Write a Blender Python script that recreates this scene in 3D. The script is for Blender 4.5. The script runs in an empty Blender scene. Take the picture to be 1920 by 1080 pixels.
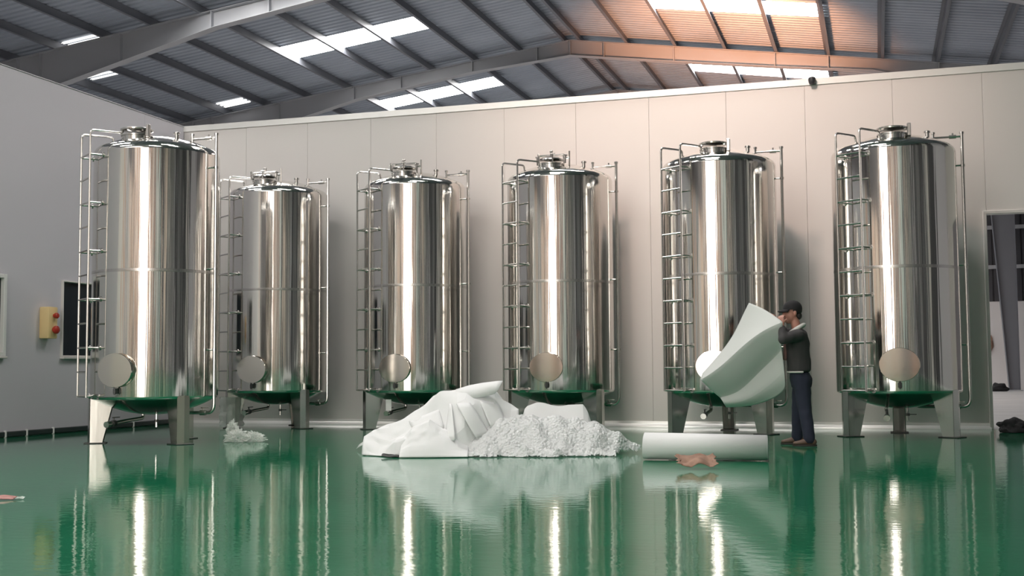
import bpy, bmesh, math, random
from mathutils import Vector, Matrix, noise

C = bpy.context.scene.collection
SC = bpy.context.scene
PI = math.pi
R = random.Random(7)

# ------------------------------------------------------------------ camera, world, lights, exposure
cam_d = bpy.data.cameras.new('camera')
cam_d.sensor_width = 36.0
cam_d.lens = 2218.6 / 1920 * 36.0
cam_d.clip_end = 300
cam = bpy.data.objects.new('camera', cam_d)
C.objects.link(cam)
rt = Vector((0.95533, 0.29545, -0.0072)).normalized()
fw = Vector((-0.29445, 0.95329, 0.06725)).normalized()
up = rt.cross(fw).normalized()
rt = fw.cross(up).normalized()
m3 = Matrix((rt, up, -fw)).transposed()
cam.matrix_world = Matrix.Translation((0, 0, 0.937)) @ m3.to_4x4()
SC.camera = cam

SC.view_settings.view_transform = 'Standard'
SC.view_settings.look = 'None'
SC.view_settings.gamma = 1.0
SC.view_settings.use_curve_mapping = False
SC.view_settings.exposure = 0.98
SC.cycles.use_denoising = True
SC.cycles.max_bounces = 10
SC.cycles.diffuse_bounces = 4
SC.cycles.glossy_bounces = 6
SC.cycles.transparent_max_bounces = 12
SC.cycles.sample_clamp_indirect = 6.0
SC.cycles.caustics_reflective = False
SC.cycles.caustics_refractive = False

SKY = 3.4
SKYLIGHT = 14.0
world = bpy.data.worlds.new('sky')
SC.world = world
world.use_nodes = True
bg = world.node_tree.nodes['Background']
bg.inputs['Color'].default_value = (1.0, 0.95, 0.88, 1)
bg.inputs['Strength'].default_value = SKY


def area(name, loc, target, sx, sy, energy, col, portal=False, spread=PI):
    l = bpy.data.lights.new(name, 'AREA')
    l.shape = 'RECTANGLE'
    l.size = sx
    l.size_y = sy
    l.energy = energy
    l.color = col
    l.spread = spread
    if portal:
        l.cycles.is_portal = True
    o = bpy.data.objects.new(name, l)
    C.objects.link(o)
    o.location = loc
    o.rotation_euler = (Vector(target) - Vector(loc)).to_track_quat('-Z', 'Y').to_euler()
    return o


def spot(name, loc, target, energy, col, angle, blend, radius):
    l = bpy.data.lights.new(name, 'SPOT')
    l.energy = energy
    l.color = col
    l.spot_size = math.radians(angle)
    l.spot_blend = blend
    l.shadow_soft_size = radius
    o = bpy.data.objects.new(name, l)
    C.objects.link(o)
    o.location = loc
    o.rotation_euler = (Vector(target) - Vector(loc)).to_track_quat('-Z', 'Y').to_euler()
    return o


DOOR_X0, DOOR_X1, DOOR_H, REAR_Y = -8.0, -3.0, 8.0, -4.0
area('doorway_daylight_portal', ((DOOR_X0 + DOOR_X1) / 2, REAR_Y - 0.1, DOOR_H / 2),
     ((DOOR_X0 + DOOR_X1) / 2, 10, DOOR_H / 2), DOOR_X1 - DOOR_X0, DOOR_H, 1, (1, 1, 1), portal=True)
# added warm fill without fixture behind the partition, for bounce light on the roof
spot('warm_floodlight', (-3.9, 27.5, 5.2), (-3.9, 34.2, 11.0), 4300, (1.0, 0.42, 0.2), 62, 0.9, 0.4)
# added warm fill, no fixture: glow on the upper middle of the partition
spot('warm_high_bay', (-3.2, 9.5, 9.6), (-2.6, 18.4, 5.8), 1400, (1.0, 0.72, 0.6), 58, 1.0, 0.5)

# added unseen fills brightening the entrance end that the shells reflect
spot('entrance_high_bay', (-9.5, 5.5, 9.2), (-9.0, -4.0, 3.5), 1500, (1.0, 0.86, 0.76), 80, 0.9, 0.4)
spot('entrance_high_bay', (1.8, 5.5, 9.0), (3.0, -4.0, 3.5), 1700, (1.0, 0.9, 0.84), 80, 0.9, 0.4)

# ------------------------------------------------------------------ materials
def mat(name, col=(0.5, 0.5, 0.5), rough=0.5, metal=0.0, spec=0.5, ior=None):
    m = bpy.data.materials.new(name)
    m.use_nodes = True
    b = m.node_tree.nodes['Principled BSDF']
    b.inputs['Base Color'].default_value = (*col, 1)
    b.inputs['Roughness'].default_value = rough
    b.inputs['Metallic'].default_value = metal
    b.inputs['Specular IOR Level'].default_value = spec
    if ior:
        b.inputs['IOR'].default_value = ior
    return m


def nd(m, t, **kw):
    n = m.node_tree.nodes.new(t)
    for k, v in kw.items():
        setattr(n, k, v)
    return n


def lk(m, a, b):
    m.node_tree.links.new(a, b)


def bsdf(m):
    return m.node_tree.nodes['Principled BSDF']


def coords(m, scale, kind='Object'):
    tc = nd(m, 'ShaderNodeTexCoord')
    mp = nd(m, 'ShaderNodeMapping')
    mp.inputs['Scale'].default_value = scale
    lk(m, tc.outputs[kind], mp.inputs['Vector'])
    return mp.outputs['Vector']


def noise_tex(m, vec, scale, detail=3, rough=0.5):
    n = nd(m, 'ShaderNodeTexNoise')
    n.inputs['Scale'].default_value = scale
    n.inputs['Detail'].default_value = detail
    n.inputs['Roughness'].default_value = rough
    lk(m, vec, n.inputs['Vector'])
    return n.outputs['Fac']


def add_bump(m, h, strength, dist):
    b = nd(m, 'ShaderNodeBump')
    b.inputs['Strength'].default_value = strength
    b.inputs['Distance'].default_value = dist
    lk(m, h, b.inputs['Height'])
    lk(m, b.outputs['Normal'], bsdf(m).inputs['Normal'])
    return b


def vary_color(m, fac, c0, c1, lo=0.3, hi=0.7):
    r = nd(m, 'ShaderNodeValToRGB')
    r.color_ramp.elements[0].position = lo
    r.color_ramp.elements[1].position = hi
    r.color_ramp.elements[0].color = (*c0, 1)
    r.color_ramp.elements[1].color = (*c1, 1)
    lk(m, fac, r.inputs['Fac'])
    lk(m, r.outputs['Color'], bsdf(m).inputs['Base Color'])


def vary_rough(m, fac, a, b):
    r = nd(m, 'ShaderNodeMapRange')
    r.inputs['To Min'].default_value = a
    r.inputs['To Max'].default_value = b
    lk(m, fac, r.inputs['Value'])
    lk(m, r.outputs['Result'], bsdf(m).inputs['Roughness'])


M = {}
# polished stainless shell: sheet undulates around the girth, so reflections break into upright streaks
M['shell'] = mat('polished_stainless', (0.71, 0.69, 0.66), 0.12, 1.0)
v = coords(M['shell'], (1, 1, 0.012))
n1 = noise_tex(M['shell'], v, 7.0, 4, 0.55)
add_bump(M['shell'], n1, 0.6, 0.011)
v2 = coords(M['shell'], (1, 1, 0.03))
vary_rough(M['shell'], noise_tex(M['shell'], v2, 9.0, 3), 0.05, 0.15)
M['head'] = mat('brushed_stainless_head', (0.62, 0.61, 0.59), 0.2, 1.0)
add_bump(M['head'], noise_tex(M['head'], coords(M['head'], (1, 1, 1)), 6.0, 2), 0.3, 0.004)
M['dish'] = mat('stainless_dish', (0.5, 0.5, 0.48), 0.16, 1.0)
M['seam'] = mat('weld_seam_steel', (0.58, 0.56, 0.54), 0.27, 1.0)
M['pipe'] = mat('satin_stainless_pipe', (0.58, 0.56, 0.54), 0.25, 1.0)
M['leg'] = mat('folded_stainless_plate', (0.6, 0.59, 0.56), 0.2, 1.0)
add_bump(M['leg'], noise_tex(M['leg'], coords(M['leg'], (1, 1, .2)), 8.0, 2), 0.3, 0.003)
M['cover'] = mat('polished_cover_plate', (0.66, 0.62, 0.57), 0.1, 1.0)
M['dark_metal'] = mat('dark_cast_metal', (0.08, 0.08, 0.08), 0.4, 0.6)
M['rubber'] = mat('black_rubber', (0.02, 0.02, 0.02), 0.6)

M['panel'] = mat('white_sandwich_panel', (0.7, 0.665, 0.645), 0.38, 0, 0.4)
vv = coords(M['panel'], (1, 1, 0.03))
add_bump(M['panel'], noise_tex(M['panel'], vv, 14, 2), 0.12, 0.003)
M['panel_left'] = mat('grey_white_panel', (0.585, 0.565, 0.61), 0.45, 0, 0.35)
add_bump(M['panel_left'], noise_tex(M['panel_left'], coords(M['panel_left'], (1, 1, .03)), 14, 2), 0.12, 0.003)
M['trim'] = mat('white_aluminium_trim', (0.8, 0.79, 0.77), 0.25, 0.2)
M['joint'] = mat('panel_joint', (0.66, 0.63, 0.61), 0.6)

M['floor'] = mat('green_epoxy', (0.008, 0.115, 0.05), 0.06, 0, 0.5, 1.36)
fv = coords(M['floor'], (1, 1, 1))
nf = noise_tex(M['floor'], fv, 1.2, 4)
vary_color(M['floor'], nf, (0.009, 0.14, 0.066), (0.015, 0.175, 0.086))
vary_rough(M['floor'], noise_tex(M['floor'], fv, 2.5, 4), 0.02, 0.09)
add_bump(M['floor'], noise_tex(M['floor'], coords(M['floor'], (1, 1.6, 1)), 8.0, 3), 0.2, 0.005)
M['concrete'] = mat('pale_concrete', (0.36, 0.35, 0.35), 0.6)
vary_color(M['concrete'], noise_tex(M['concrete'], coords(M['concrete'], (1, 1, 1)), 0.8, 5), (.52, .51, .51), (.62, .61, .61))
M['yard'] = mat('sunlit_yard_concrete', (0.55, 0.53, 0.5), 0.8)  # one even pale concrete tone

M['roof'] = mat('galvanised_roof_sheet', (0.30, 0.31, 0.335), 0.5, 0.15)
vary_color(M['roof'], noise_tex(M['roof'], coords(M['roof'], (1, 1, 1)), 0.5, 4), (.31, .35, .41), (.40, .445, .51))
M['purlin'] = mat('dark_purlin_steel', (0.17, 0.18, 0.205), 0.5, 0.2)
M['rafter'] = mat('grey_painted_steel', (0.38, 0.39, 0.415), 0.5)
M['clad'] = mat('grey_cladding', (0.2, 0.2, 0.21), 0.55)
M['clad_dark'] = mat('dark_cladding', (0.05, 0.05, 0.058), 0.6)
M['masonry'] = mat('white_rendered_masonry', (0.72, 0.7, 0.7), 0.8)
M['beige'] = mat('beige_panel', (0.74, 0.63, 0.55), 0.6)
M['rosy'] = mat('rosy_panel', (0.66, 0.42, 0.33), 0.6)
M['teal'] = mat('pale_teal_panel', (0.5, 0.62, 0.6), 0.5)

M['skylight'] = bpy.data.materials.new('backlit_translucent_sheet')
M['skylight'].use_nodes = True
_nt = M['skylight'].node_tree
_nt.nodes.clear()
_e = _nt.nodes.new('ShaderNodeEmission')
_e.inputs['Color'].default_value = (1.0, 0.97, 0.93, 1)
_e.inputs['Strength'].default_value = SKYLIGHT
_o = _nt.nodes.new('ShaderNodeOutputMaterial')
_nt.links.new(_e.outputs[0], _o.inputs[0])

M['skylight_dim'] = M['skylight'].copy()  # dim emission imitating light on the opaque roof ribs
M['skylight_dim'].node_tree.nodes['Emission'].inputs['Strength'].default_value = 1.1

M['foam'] = mat('white_foam_sheet', (0.71, 0.715, 0.72), 0.75, 0, 0.25)
add_bump(M['foam'], noise_tex(M['foam'], coords(M['foam'], (1, 1, 1)), 60, 2), 0.15, 0.004)
bsdf(M['foam']).inputs['Subsurface Weight'].default_value = 0.0


def translucent(name, col, transl, transp=0.0, rough=0.4, bump_scale=None, bump_d=0.004, strength=.6):
    m = mat(name, col, rough, 0, 0.5)
    nt = m.node_tree
    out = nt.nodes['Material Output']
    t = nd(m, 'ShaderNodeBsdfTranslucent')
    t.inputs['Color'].default_value = (*col, 1)
    mx = nd(m, 'ShaderNodeMixShader')
    mx.inputs[0].default_value = transl
    lk(m, bsdf(m).outputs[0], mx.inputs[1])
    lk(m, t.outputs[0], mx.inputs[2])
    last = mx.outputs[0]
    if transp:
        tp = nd(m, 'ShaderNodeBsdfTransparent')
        mx2 = nd(m, 'ShaderNodeMixShader')
        mx2.inputs[0].default_value = transp
        lk(m, last, mx2.inputs[1])
        lk(m, tp.outputs[0], mx2.inputs[2])
        last = mx2.outputs[0]
    lk(m, last, out.inputs['Surface'])
    if bump_scale:
        vo = nd(m, 'ShaderNodeTexVoronoi')
        vo.inputs['Scale'].default_value = bump_scale
        lk(m, coords(m, (1, 1, 1)), vo.inputs['Vector'])
        b = add_bump(m, vo.outputs['Distance'], strength, bump_d)
        b.invert = True
    return m


M['foam_thin'] = translucent('thin_foam_sheet', (0.72, 0.74, 0.72), 0.25, 0, 0.7)
M['bubble'] = translucent('bubble_wrap_film', (0.82, 0.83, 0.835), 0.22, 0.14, 0.1, 34, 0.02, 0.7)
M['film'] = translucent('clear_crumpled_film', (0.85, 0.87, 0.84), 0.3, 0.5, 0.2)
M['cardboard'] = mat('brown_cardboard', (0.3, 0.18, 0.13), 0.85)
vary_color(M['cardboard'], noise_tex(M['cardboard'], coords(M['cardboard'], (1, 1, 1)), 14, 3), (.24, .14, .1), (.36, .22, .16))
M['redscrap'] = mat('reddish_brown_scrap', (0.33, 0.13, 0.11), 0.5)
M['paper'] = mat('white_paper', (0.8, 0.8, 0.78), 0.8)
M['cream'] = mat('cream_yellow_plastic', (0.8, 0.6, 0.3), 0.45)
M['red'] = mat('red_button_plastic', (0.42, 0.035, 0.02), 0.4)
M['glass'] = mat('dark_window_glass', (0.018, 0.024, 0.03), 0.12, 0, 0.5)
M['frame'] = mat('white_window_frame', (0.75, 0.74, 0.73), 0.4)
M['base_dark'] = mat('dark_skirting', (0.02, 0.03, 0.03), 0.4)
M['black_plastic'] = mat('black_plastic', (0.03, 0.03, 0.035), 0.4)
M['black_cloth'] = mat('black_cloth', (0.018, 0.018, 0.02), 0.9)
M['brown_cloth'] = mat('brown_cloth', (0.06, 0.045, 0.035), 0.9)
M['skin'] = mat('skin', (0.42, 0.2, 0.15), 0.55)
M['jacket'] = mat('dark_grey_jacket_cloth', (0.05, 0.047, 0.049), 0.9)
M['jeans'] = mat('dark_blue_denim', (0.016, 0.02, 0.038), 0.9)
M['cap'] = mat('black_cap_cloth', (0.012, 0.011, 0.013), 0.85)
M['hair'] = mat('black_hair', (0.012, 0.01, 0.009), 0.6)
M['white_cloth'] = mat('white_cotton', (0.68, 0.66, 0.63), 0.9)
M['pink_cloth'] = mat('dull_red_shirt', (0.3, 0.16, 0.15), 0.9)
M['shoe'] = mat('brown_shoe_leather', (0.11, 0.065, 0.045), 0.6)
M['sole'] = mat('dark_shoe_sole', (0.03, 0.025, 0.022), 0.7)
M['eye'] = mat('dark_eye', (0.02, 0.015, 0.012), 0.2)
M['lip'] = mat('lip', (0.3, 0.1, 0.08), 0.5)


# ------------------------------------------------------------------ mesh helpers
def link(name, me, m=None, parent=None, smooth=35):
    o = bpy.data.objects.new(name, me)
    C.objects.link(o)
    if m:
        me.materials.clear()
        me.materials.append(m)
    if parent:
        o.parent = parent
    if smooth:
        me.polygons.foreach_set('use_smooth', [True] * len(me.polygons))
        me.set_sharp_from_angle(angle=math.radians(smooth))
    return o


def obj(name, bm, m, parent=None, smooth=35):
    me = bpy.data.meshes.new(name)
    bm.normal_update()
    bm.to_mesh(me)
    bm.free()
    return link(name, me, m, parent, smooth)


def tag(o, label=None, cat=None, group=None, kind=None):
    if label: o['label'] = label
    if cat: o['category'] = cat
    if group: o['group'] = group
    if kind: o['kind'] = kind
    return o


def empty(name, loc=(0, 0, 0), rz=0, parent=None):
    o = bpy.data.objects.new(name, None)
    o.empty_display_size = 0.2
    C.objects.link(o)
    o.location = loc
    o.rotation_euler = (0, 0, rz)
    if parent: o.parent = parent
    return o


def kids(o):
    return sorted([c for c in bpy.data.objects if c.parent == o], key=lambda c: c.name)


def copy_tree(o, parent=None):
    c = o.copy()
    C.objects.link(c)
    c.parent = parent
    for ch in kids(o):
        copy_tree(ch, c)
    return c


def box(bm, c, s, rot=None):
    mt = Matrix.Translation(c)
    if rot is not None:
        mt = mt @ rot.to_4x4()
    mt = mt @ Matrix.Diagonal((s[0], s[1], s[2], 1))
    return bmesh.ops.create_cube(bm, size=1, matrix=mt)['verts']


def bevel_box(bm, c, s, b=0.01, rot=None, seg=1):
    vs = box(bm, c, s, rot)
    es = list({e for v_ in vs for e in v_.link_edges})
    bmesh.ops.bevel(bm, geom=es, offset=b, segments=seg, affect='EDGES', profile=0.5)


def tube(bm, pts, r, seg=10, caps=True):
    pts = [Vector(p) for p in pts]
    rr = r if isinstance(r, (list, tuple)) else [r] * len(pts)
    rings = []
    prev_n = None
    for i, p in enumerate(pts):
        if i == 0: d = pts[1] - p
        elif i == len(pts) - 1: d = p - pts[i - 1]
        else: d = (pts[i + 1] - p).normalized() + (p - pts[i - 1]).normalized()
        d.normalize()
        if prev_n is None:
            a = Vector((0, 0, 1)) if abs(d.z) < 0.9 else Vector((1, 0, 0))
            n = d.cross(a).normalized()
        else:
            n = (prev_n - d * prev_n.dot(d)).normalized()
        prev_n = n
        b = d.cross(n)
        rings.append([bm.verts.new(p + (n * math.cos(2 * PI * k / seg) + b * math.sin(2 * PI * k / seg)) * rr[i]) for k in range(seg)])
    for a, b in zip(rings, rings[1:]):
        for k in range(seg):
            bm.faces.new((a[k], a[(k + 1) % seg], b[(k + 1) % seg], b[k]))
    if caps:
        bm.faces.new(list(reversed(rings[0])))
        bm.faces.new(rings[-1])


def arc_pts(p0, c, p1, n=5):
    p0, c, p1 = Vector(p0), Vector(c), Vector(p1)
    return [((1 - t) ** 2) * p0 + 2 * t * (1 - t) * c + t * t * p1 for t in [i / n for i in range(n + 1)]]


def lathe(bm, prof, seg=64, mt=None, cap0=False, cap1=False):
    rings = []
    for r, z in prof:
        if r < 1e-6:
            rings.append([bm.verts.new((0, 0, z))])
        else:
            rings.append([bm.verts.new((r * math.cos(2 * PI * k / seg), r * math.sin(2 * PI * k / seg), z)) for k in range(seg)])
    for a, b in zip(rings, rings[1:]):
        if len(a) == 1 and len(b) == 1: continue
        for k in range(seg):
            if len(a) == 1: bm.faces.new((a[0], b[k], b[(k + 1) % seg])[::-1])
            elif len(b) == 1: bm.faces.new((a[k], a[(k + 1) % seg], b[0]))
            else: bm.faces.new((a[k], a[(k + 1) % seg], b[(k + 1) % seg], b[k]))
    if cap0: bm.faces.new(list(reversed(rings[0])))
    if cap1: bm.faces.new(rings[-1])
    if mt is not None:
        vs = [v_ for rg in rings for v_ in rg]
        bmesh.ops.transform(bm, matrix=mt, verts=vs)


def prism(bm, poly, ext):
    """poly: list of 3d points, ext: extrusion vector"""
    a = [bm.verts.new(p) for p in poly]
    b = [bm.verts.new(Vector(p) + Vector(ext)) for p in poly]
    n = len(poly)
    bm.faces.new(list(reversed(a)))
    bm.faces.new(b)
    for k in range(n):
        bm.faces.new((a[k], a[(k + 1) % n], b[(k + 1) % n], b[k]))


def fix_normals(bm):
    bmesh.ops.recalc_face_normals(bm, faces=bm.faces[:])


def blob(bm, c, rad, rot=None, seg=14, ring=9):
    mt = Matrix.Translation(c)
    if rot is not None: mt = mt @ rot.to_4x4()
    mt = mt @ Matrix.Diagonal((rad[0], rad[1], rad[2], 1))
    bmesh.ops.create_uvsphere(bm, u_segments=seg, v_segments=ring, radius=1, matrix=mt)


def capsule(bm, a, b, ra, rb, n=7, seg=12):
    a, b = Vector(a), Vector(b)
    d = (b - a).normalized()
    pts, rr = [], []
    for i in range(5):
        t = i / 4 * PI / 2
        pts.append(a - d * ra * math.cos(t)); rr.append(max(1e-4, ra * math.sin(t)))
    for i in range(1, n):
        pts.append(a.lerp(b, i / n)); rr.append(ra + (rb - ra) * i / n)
    for i in range(5):
        t = i / 4 * PI / 2
        pts.append(b + d * rb * math.sin(t)); rr.append(max(1e-4, rb * math.cos(t)))
    tube(bm, pts, rr, seg)


def echain(bm, items, n=5):
    """chain of ellipsoids blended: items = [(center, radii), ...]"""
    for (c0, r0), (c1, r1) in zip(items, items[1:]):
        for i in range(n + 1):
            t = i / n
            blob(bm, Vector(c0).lerp(Vector(c1), t), Vector(r0).lerp(Vector(r1), t), None, 16, 10)


def remeshed(name, bm, m, parent, voxel, smooth_it=3):
    me = bpy.data.meshes.new(name + '_src')
    fix_normals(bm)
    bm.to_mesh(me)
    bm.free()
    o = bpy.data.objects.new(name, me)
    C.objects.link(o)
    md = o.modifiers.new('remesh', 'REMESH')
    md.mode = 'VOXEL'
    md.voxel_size = voxel
    sm = o.modifiers.new('smooth', 'SMOOTH')
    sm.factor = 0.5
    sm.iterations = smooth_it
    dg = bpy.context.evaluated_depsgraph_get()
    me2 = bpy.data.meshes.new_from_object(o.evaluated_get(dg))
    me2.name = name
    o.modifiers.clear()
    o.data = me2
    bpy.data.meshes.remove(me)
    me2.materials.clear()
    me2.materials.append(m)
    me2.polygons.foreach_set('use_smooth', [True] * len(me2.polygons))
    if parent: o.parent = parent
    return o


def applied(o):
    """bake an object's modifiers into its mesh"""
    dg = bpy.context.evaluated_depsgraph_get()
    me2 = bpy.data.meshes.new_from_object(o.evaluated_get(dg))
    old = o.data
    me2.name = old.name
    o.modifiers.clear()
    o.data = me2
    return o


# ------------------------------------------------------------------ the setting
WY, WZ, WXL = 18.47, 5.32, -11.89          # partition face, its height, left partition face
SHED_L, SHED_R, SHED_F = -24.0, 6.6, 48.0
RIDGE_X, RIDGE_Z = -9.1, 11.58
EAVE = lambda x: RIDGE_Z - (0.122 if x < RIDGE_X else 0.15) * abs(x - RIDGE_X)

bm = bmesh.new()
box(bm, ((WXL + SHED_R) / 2, (REAR_Y + WY) / 2, -0.05), (SHED_R - WXL, WY - REAR_Y, 0.1))
fl = obj('floor', bm, M['floor'], None, 0)
tag(fl, kind='structure', label='glossy green epoxy floor reflecting the tanks')

bm = bmesh.new()
box(bm, ((SHED_L + SHED_R) / 2, (WY + SHED_F) / 2, -0.05), (SHED_R - SHED_L, SHED_F - WY, 0.1))
box(bm, ((SHED_L + WXL) / 2, (REAR_Y + WY) / 2, -0.05), (WXL - SHED_L, WY - REAR_Y, 0.1))
tag(obj('floor_shed', bm, M['concrete'], None, 0), kind='structure', label='bare grey concrete floor beyond the doorway')
bm = bmesh.new()
box(bm, (-5, REAR_Y - 15.05, -0.06), (60, 30, 0.1))
tag(obj('floor_yard', bm, M['yard'], None, 0), kind='structure', label='pale concrete yard outside the entrance')

# back partition: sandwich panels, each its own piece, with a door opening at the right
wb = empty('wall_back', (0, WY, 0))
tag(wb, 'white sandwich panel partition behind the tanks', kind='structure')
D_X0, D_X1, D_H = 1.56, 4.2, 3.13


def panel_bm(w, z0, z1, t=0.1, groove=0.004):
    b_ = bmesh.new()
    bevel_box(b_, (w / 2, t / 2, (z0 + z1) / 2), (w - 0.002, t, z1 - z0), groove)
    return b_


edges = [-11.89, -10.62, -9.42, -8.22, -7.02, -5.82, -4.6, -3.4, -2.18, -0.98, 0.3, 1.56, 2.88, 4.2, 5.4, 6.6]
for a, b in zip(edges, edges[1:]):
    z0 = D_H if D_X0 - 0.01 <= a < D_X1 - 0.01 else 0.0
    o = obj('panel', panel_bm(b - a, z0, WZ), M['panel'], wb)
    o.location = (a, 0, 0)
bm = bmesh.new()
box(bm, ((WXL + SHED_R) / 2, 0.085, WZ / 2 + D_H / 2), (SHED_R - WXL, 0.02, WZ - D_H - 0.04))
box(bm, ((WXL + D_X0) / 2, 0.085, D_H / 2 + .02), (D_X0 - WXL - 0.02, 0.02, D_H))
obj('joint_backing', bm, M['joint'], wb, 0)

bm = bmesh.new()
box(bm, ((WXL + SHED_R) / 2, WY + 0.05, WZ + 0.006), (SHED_R - WXL, 0.14, 0.012))
box(bm, ((WXL + SHED_R) / 2, WY - 0.014, WZ - 0.045), (SHED_R - WXL, 0.012, 0.09))
box(bm, ((WXL + SHED_R) / 2, WY + 0.114, WZ - 0.045), (SHED_R - WXL, 0.012, 0.09))
tag(obj('trim_1', bm, M['trim'], None, 0), 'white cap channel along the top of the back partition', kind='structure')
bm = bmesh.new()
for xa, xb in ((WXL, D_X0 - 0.03), (D_X1 + 0.06, SHED_R)):
    prism(bm, [(xa, WY, 0), (xa, WY - 0.05, 0), (xa, WY - 0.045, 0.012), (xa, WY - 0.012, 0.05), (xa, WY - 0.008, 0.085), (xa, WY, 0.085)], (xb - xa, 0, 0))
fix_normals(bm)
tag(obj('baseboard_back', bm, M['trim'], None, 20), 'bright white coving along the foot of the back partition', kind='structure')
# door lining
d1 = bmesh.new()
for x in (D_X0 - 0.025, D_X1 + 0.025):
    bevel_box(d1, (x, WY + 0.05, D_H / 2), (0.05, 0.16, D_H), 0.006)
bevel_box(d1, ((D_X0 + D_X1) / 2, WY + 0.05, D_H + 0.02), (D_X1 - D_X0 + 0.1, 0.16, 0.05), 0.006)
tag(obj('door_1', d1, M['panel'], None), 'open doorway with slim white lining at the right end of the back wall', kind='structure')

# left partition
wl = empty('wall_left', (WXL, 0, 0))
tag(wl, 'grey-white sandwich panel partition on the left', kind='structure')
WIN = [(12.55, 13.97), (15.18, 16.3)]
WZ0, WZ1 = 1.15, 2.32
ye = [WY - 1.2 * k for k in range(20)]
ye = [y for y in ye if y > REAR_Y] + [REAR_Y]
for a, b in zip(ye[1:], ye):
    segs = [(0, WZ, a, b)]
    out = []
    for z0, z1, ya, yb in segs:
        cuts = [w for w in WIN if w[0] < yb and w[1] > ya]
        if not cuts:
            out.append((z0, z1, ya, yb)); continue
        w0, w1 = max(cuts[0][0], ya), min(cuts[0][1], yb)
        out += [(0, WZ0, ya, yb), (WZ1, WZ, ya, yb)]
        if w0 > ya: out.append((WZ0, WZ1, ya, w0))
        if w1 < yb: out.append((WZ0, WZ1, w1, yb))
    bm = bmesh.new()
    for z0, z1, ya, yb in out:
        box(bm, (-0.05, (ya + yb) / 2, (z0 + z1) / 2), (0.1, yb - ya - 0.006 if len(out) == 1 else yb - ya - 0.0, z1 - z0))
    obj('panel', bm, M[['panel_left', 'beige', 'panel_left', 'rosy', 'clad', 'panel'][int(a * 7) % 6]] if b < 9 else M['panel_left'], wl, 0)  # near panels out of view vary in tone for tank reflections
bm = bmesh.new()
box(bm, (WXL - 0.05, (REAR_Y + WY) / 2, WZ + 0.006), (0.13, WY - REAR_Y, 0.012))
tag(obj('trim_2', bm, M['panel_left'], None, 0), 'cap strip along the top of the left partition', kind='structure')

for k, (y0, y1) in enumerate(WIN):
    w = empty('window_%d' % (k + 1), (WXL, (y0 + y1) / 2, WZ0))
    tag(w, ['dark window with white frame at the far left edge of the picture',
            'dark window in the left wall behind the ladder of the front tank'][k], kind='structure')
    L, H = y1 - y0, WZ1 - WZ0
    fr = bmesh.new()
    t = 0.06 if k == 0 else 0.025
    for y in (-L / 2 + t / 2, L / 2 - t / 2):
        bevel_box(fr, (0.0, y, H / 2), (0.08, t, H), 0.006)
    for z in (t / 2, H - t / 2):
        bevel_box(fr, (0.0, 0, z), (0.08, L - 2 * t, t), 0.006)
    obj('window_frame', fr, M['frame'] if k == 0 else M['joint'], w)
    g = bmesh.new()
    box(g, (-0.03, 0, H / 2), (0.012, L - 2 * t, H - 2 * t))
    obj('pane', g, M['glass'], w, 0)
    s = bmesh.new()
    bevel_box(s, (0.02, 0, -0.015), (0.1, L, 0.03), 0.005)
    obj('window_sill', s, M['joint'], w)

bl = empty('baseboard_left', (WXL, 0, 0))
tag(bl, 'dark skirting with small white clips along the left wall', kind='structure')
bm = bmesh.new()
bevel_box(bm, (0.03, (REAR_Y + WY) / 2, 0.045), (0.05, WY - REAR_Y - .1, 0.075), 0.01)
obj('skirting', bm, M['base_dark'], bl)
for y in (13.98, 14.42, 15.0, 15.9, 17.0):
    bm = bmesh.new()
    bevel_box(bm, (0.045, y, 0.05), (0.035, 0.035, 0.1), 0.006)
    obj('clip', bm, M['frame'], bl)

# shed shell beyond the partitions
bm = bmesh.new()
box(bm, (SHED_L - 0.1, (REAR_Y + SHED_F) / 2, 4.9), (0.2, SHED_F - REAR_Y, 9.8))
tag(obj('wall_outer_left', bm, M['clad'], None, 0), 'grey clad side wall of the shed', kind='structure')
wq = empty('wall_right', (SHED_R, 0, 0))
tag(wq, 'right side wall of the shed with columns and strip lights', kind='structure')
bm = bmesh.new()
box(bm, (0.1, (WY + SHED_F) / 2, 4.9), (0.2, SHED_F - WY, 9.8))
obj('cladding', bm, M['clad'], wq, 0)
y = REAR_Y  # panel tones and columns put in to stripe the shells' reflections
for y1, mk in ((-2.2, 'clad_dark'), (-1.7, 'frame'), (0.6, 'beige'), (2.4, 'clad'), (3.2, 'panel'), (5.2, 'clad'), (6.4, 'panel_left'), (8.6, 'clad_dark'), (10.2, 'clad'), (12.2, 'clad_dark'), (13.3, 'panel'), (15.0, 'clad_dark'), (WY, 'panel_left')):
    bm = bmesh.new()
    bevel_box(bm, (0.1, (y + y1) / 2, 4.7), (0.2, y1 - y - .01, 9.4), .01)
    obj('panel', bm, M[mk], wq, 0)
    y = y1
for y in (0.6, 5.2, 8.6, 12.2):
    bm = bmesh.new()
    box(bm, (-.15, y, 4.5), (.3, .22, 9.0))
    obj('column', bm, M['purlin'], wq, 0)
wf = empty('wall_far', (0, SHED_F, 0))
tag(wf, 'far shed wall, white below and dark above, seen through the doorway', kind='structure')
bm = bmesh.new()
box(bm, ((SHED_L + SHED_R) / 2, 0.1, 1.65), (SHED_R - SHED_L, 0.2, 3.3))
obj('masonry', bm, M['masonry'], wf, 0)
bm = bmesh.new()
nrib = 90
for k in range(nrib):
    x = SHED_L + (k + .5) * (SHED_R - SHED_L) / nrib
    box(bm, (x, 0.1, 7.2), ((SHED_R - SHED_L) / nrib * .8, 0.24, 7.8))
box(bm, ((SHED_L + SHED_R) / 2, 0.14, 7.2), (SHED_R - SHED_L, 0.2, 7.8))
c_ = obj('cladding', bm, M['clad_dark'], wf, 0)  # dark colour stands for the shadow in the upper zone
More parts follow.
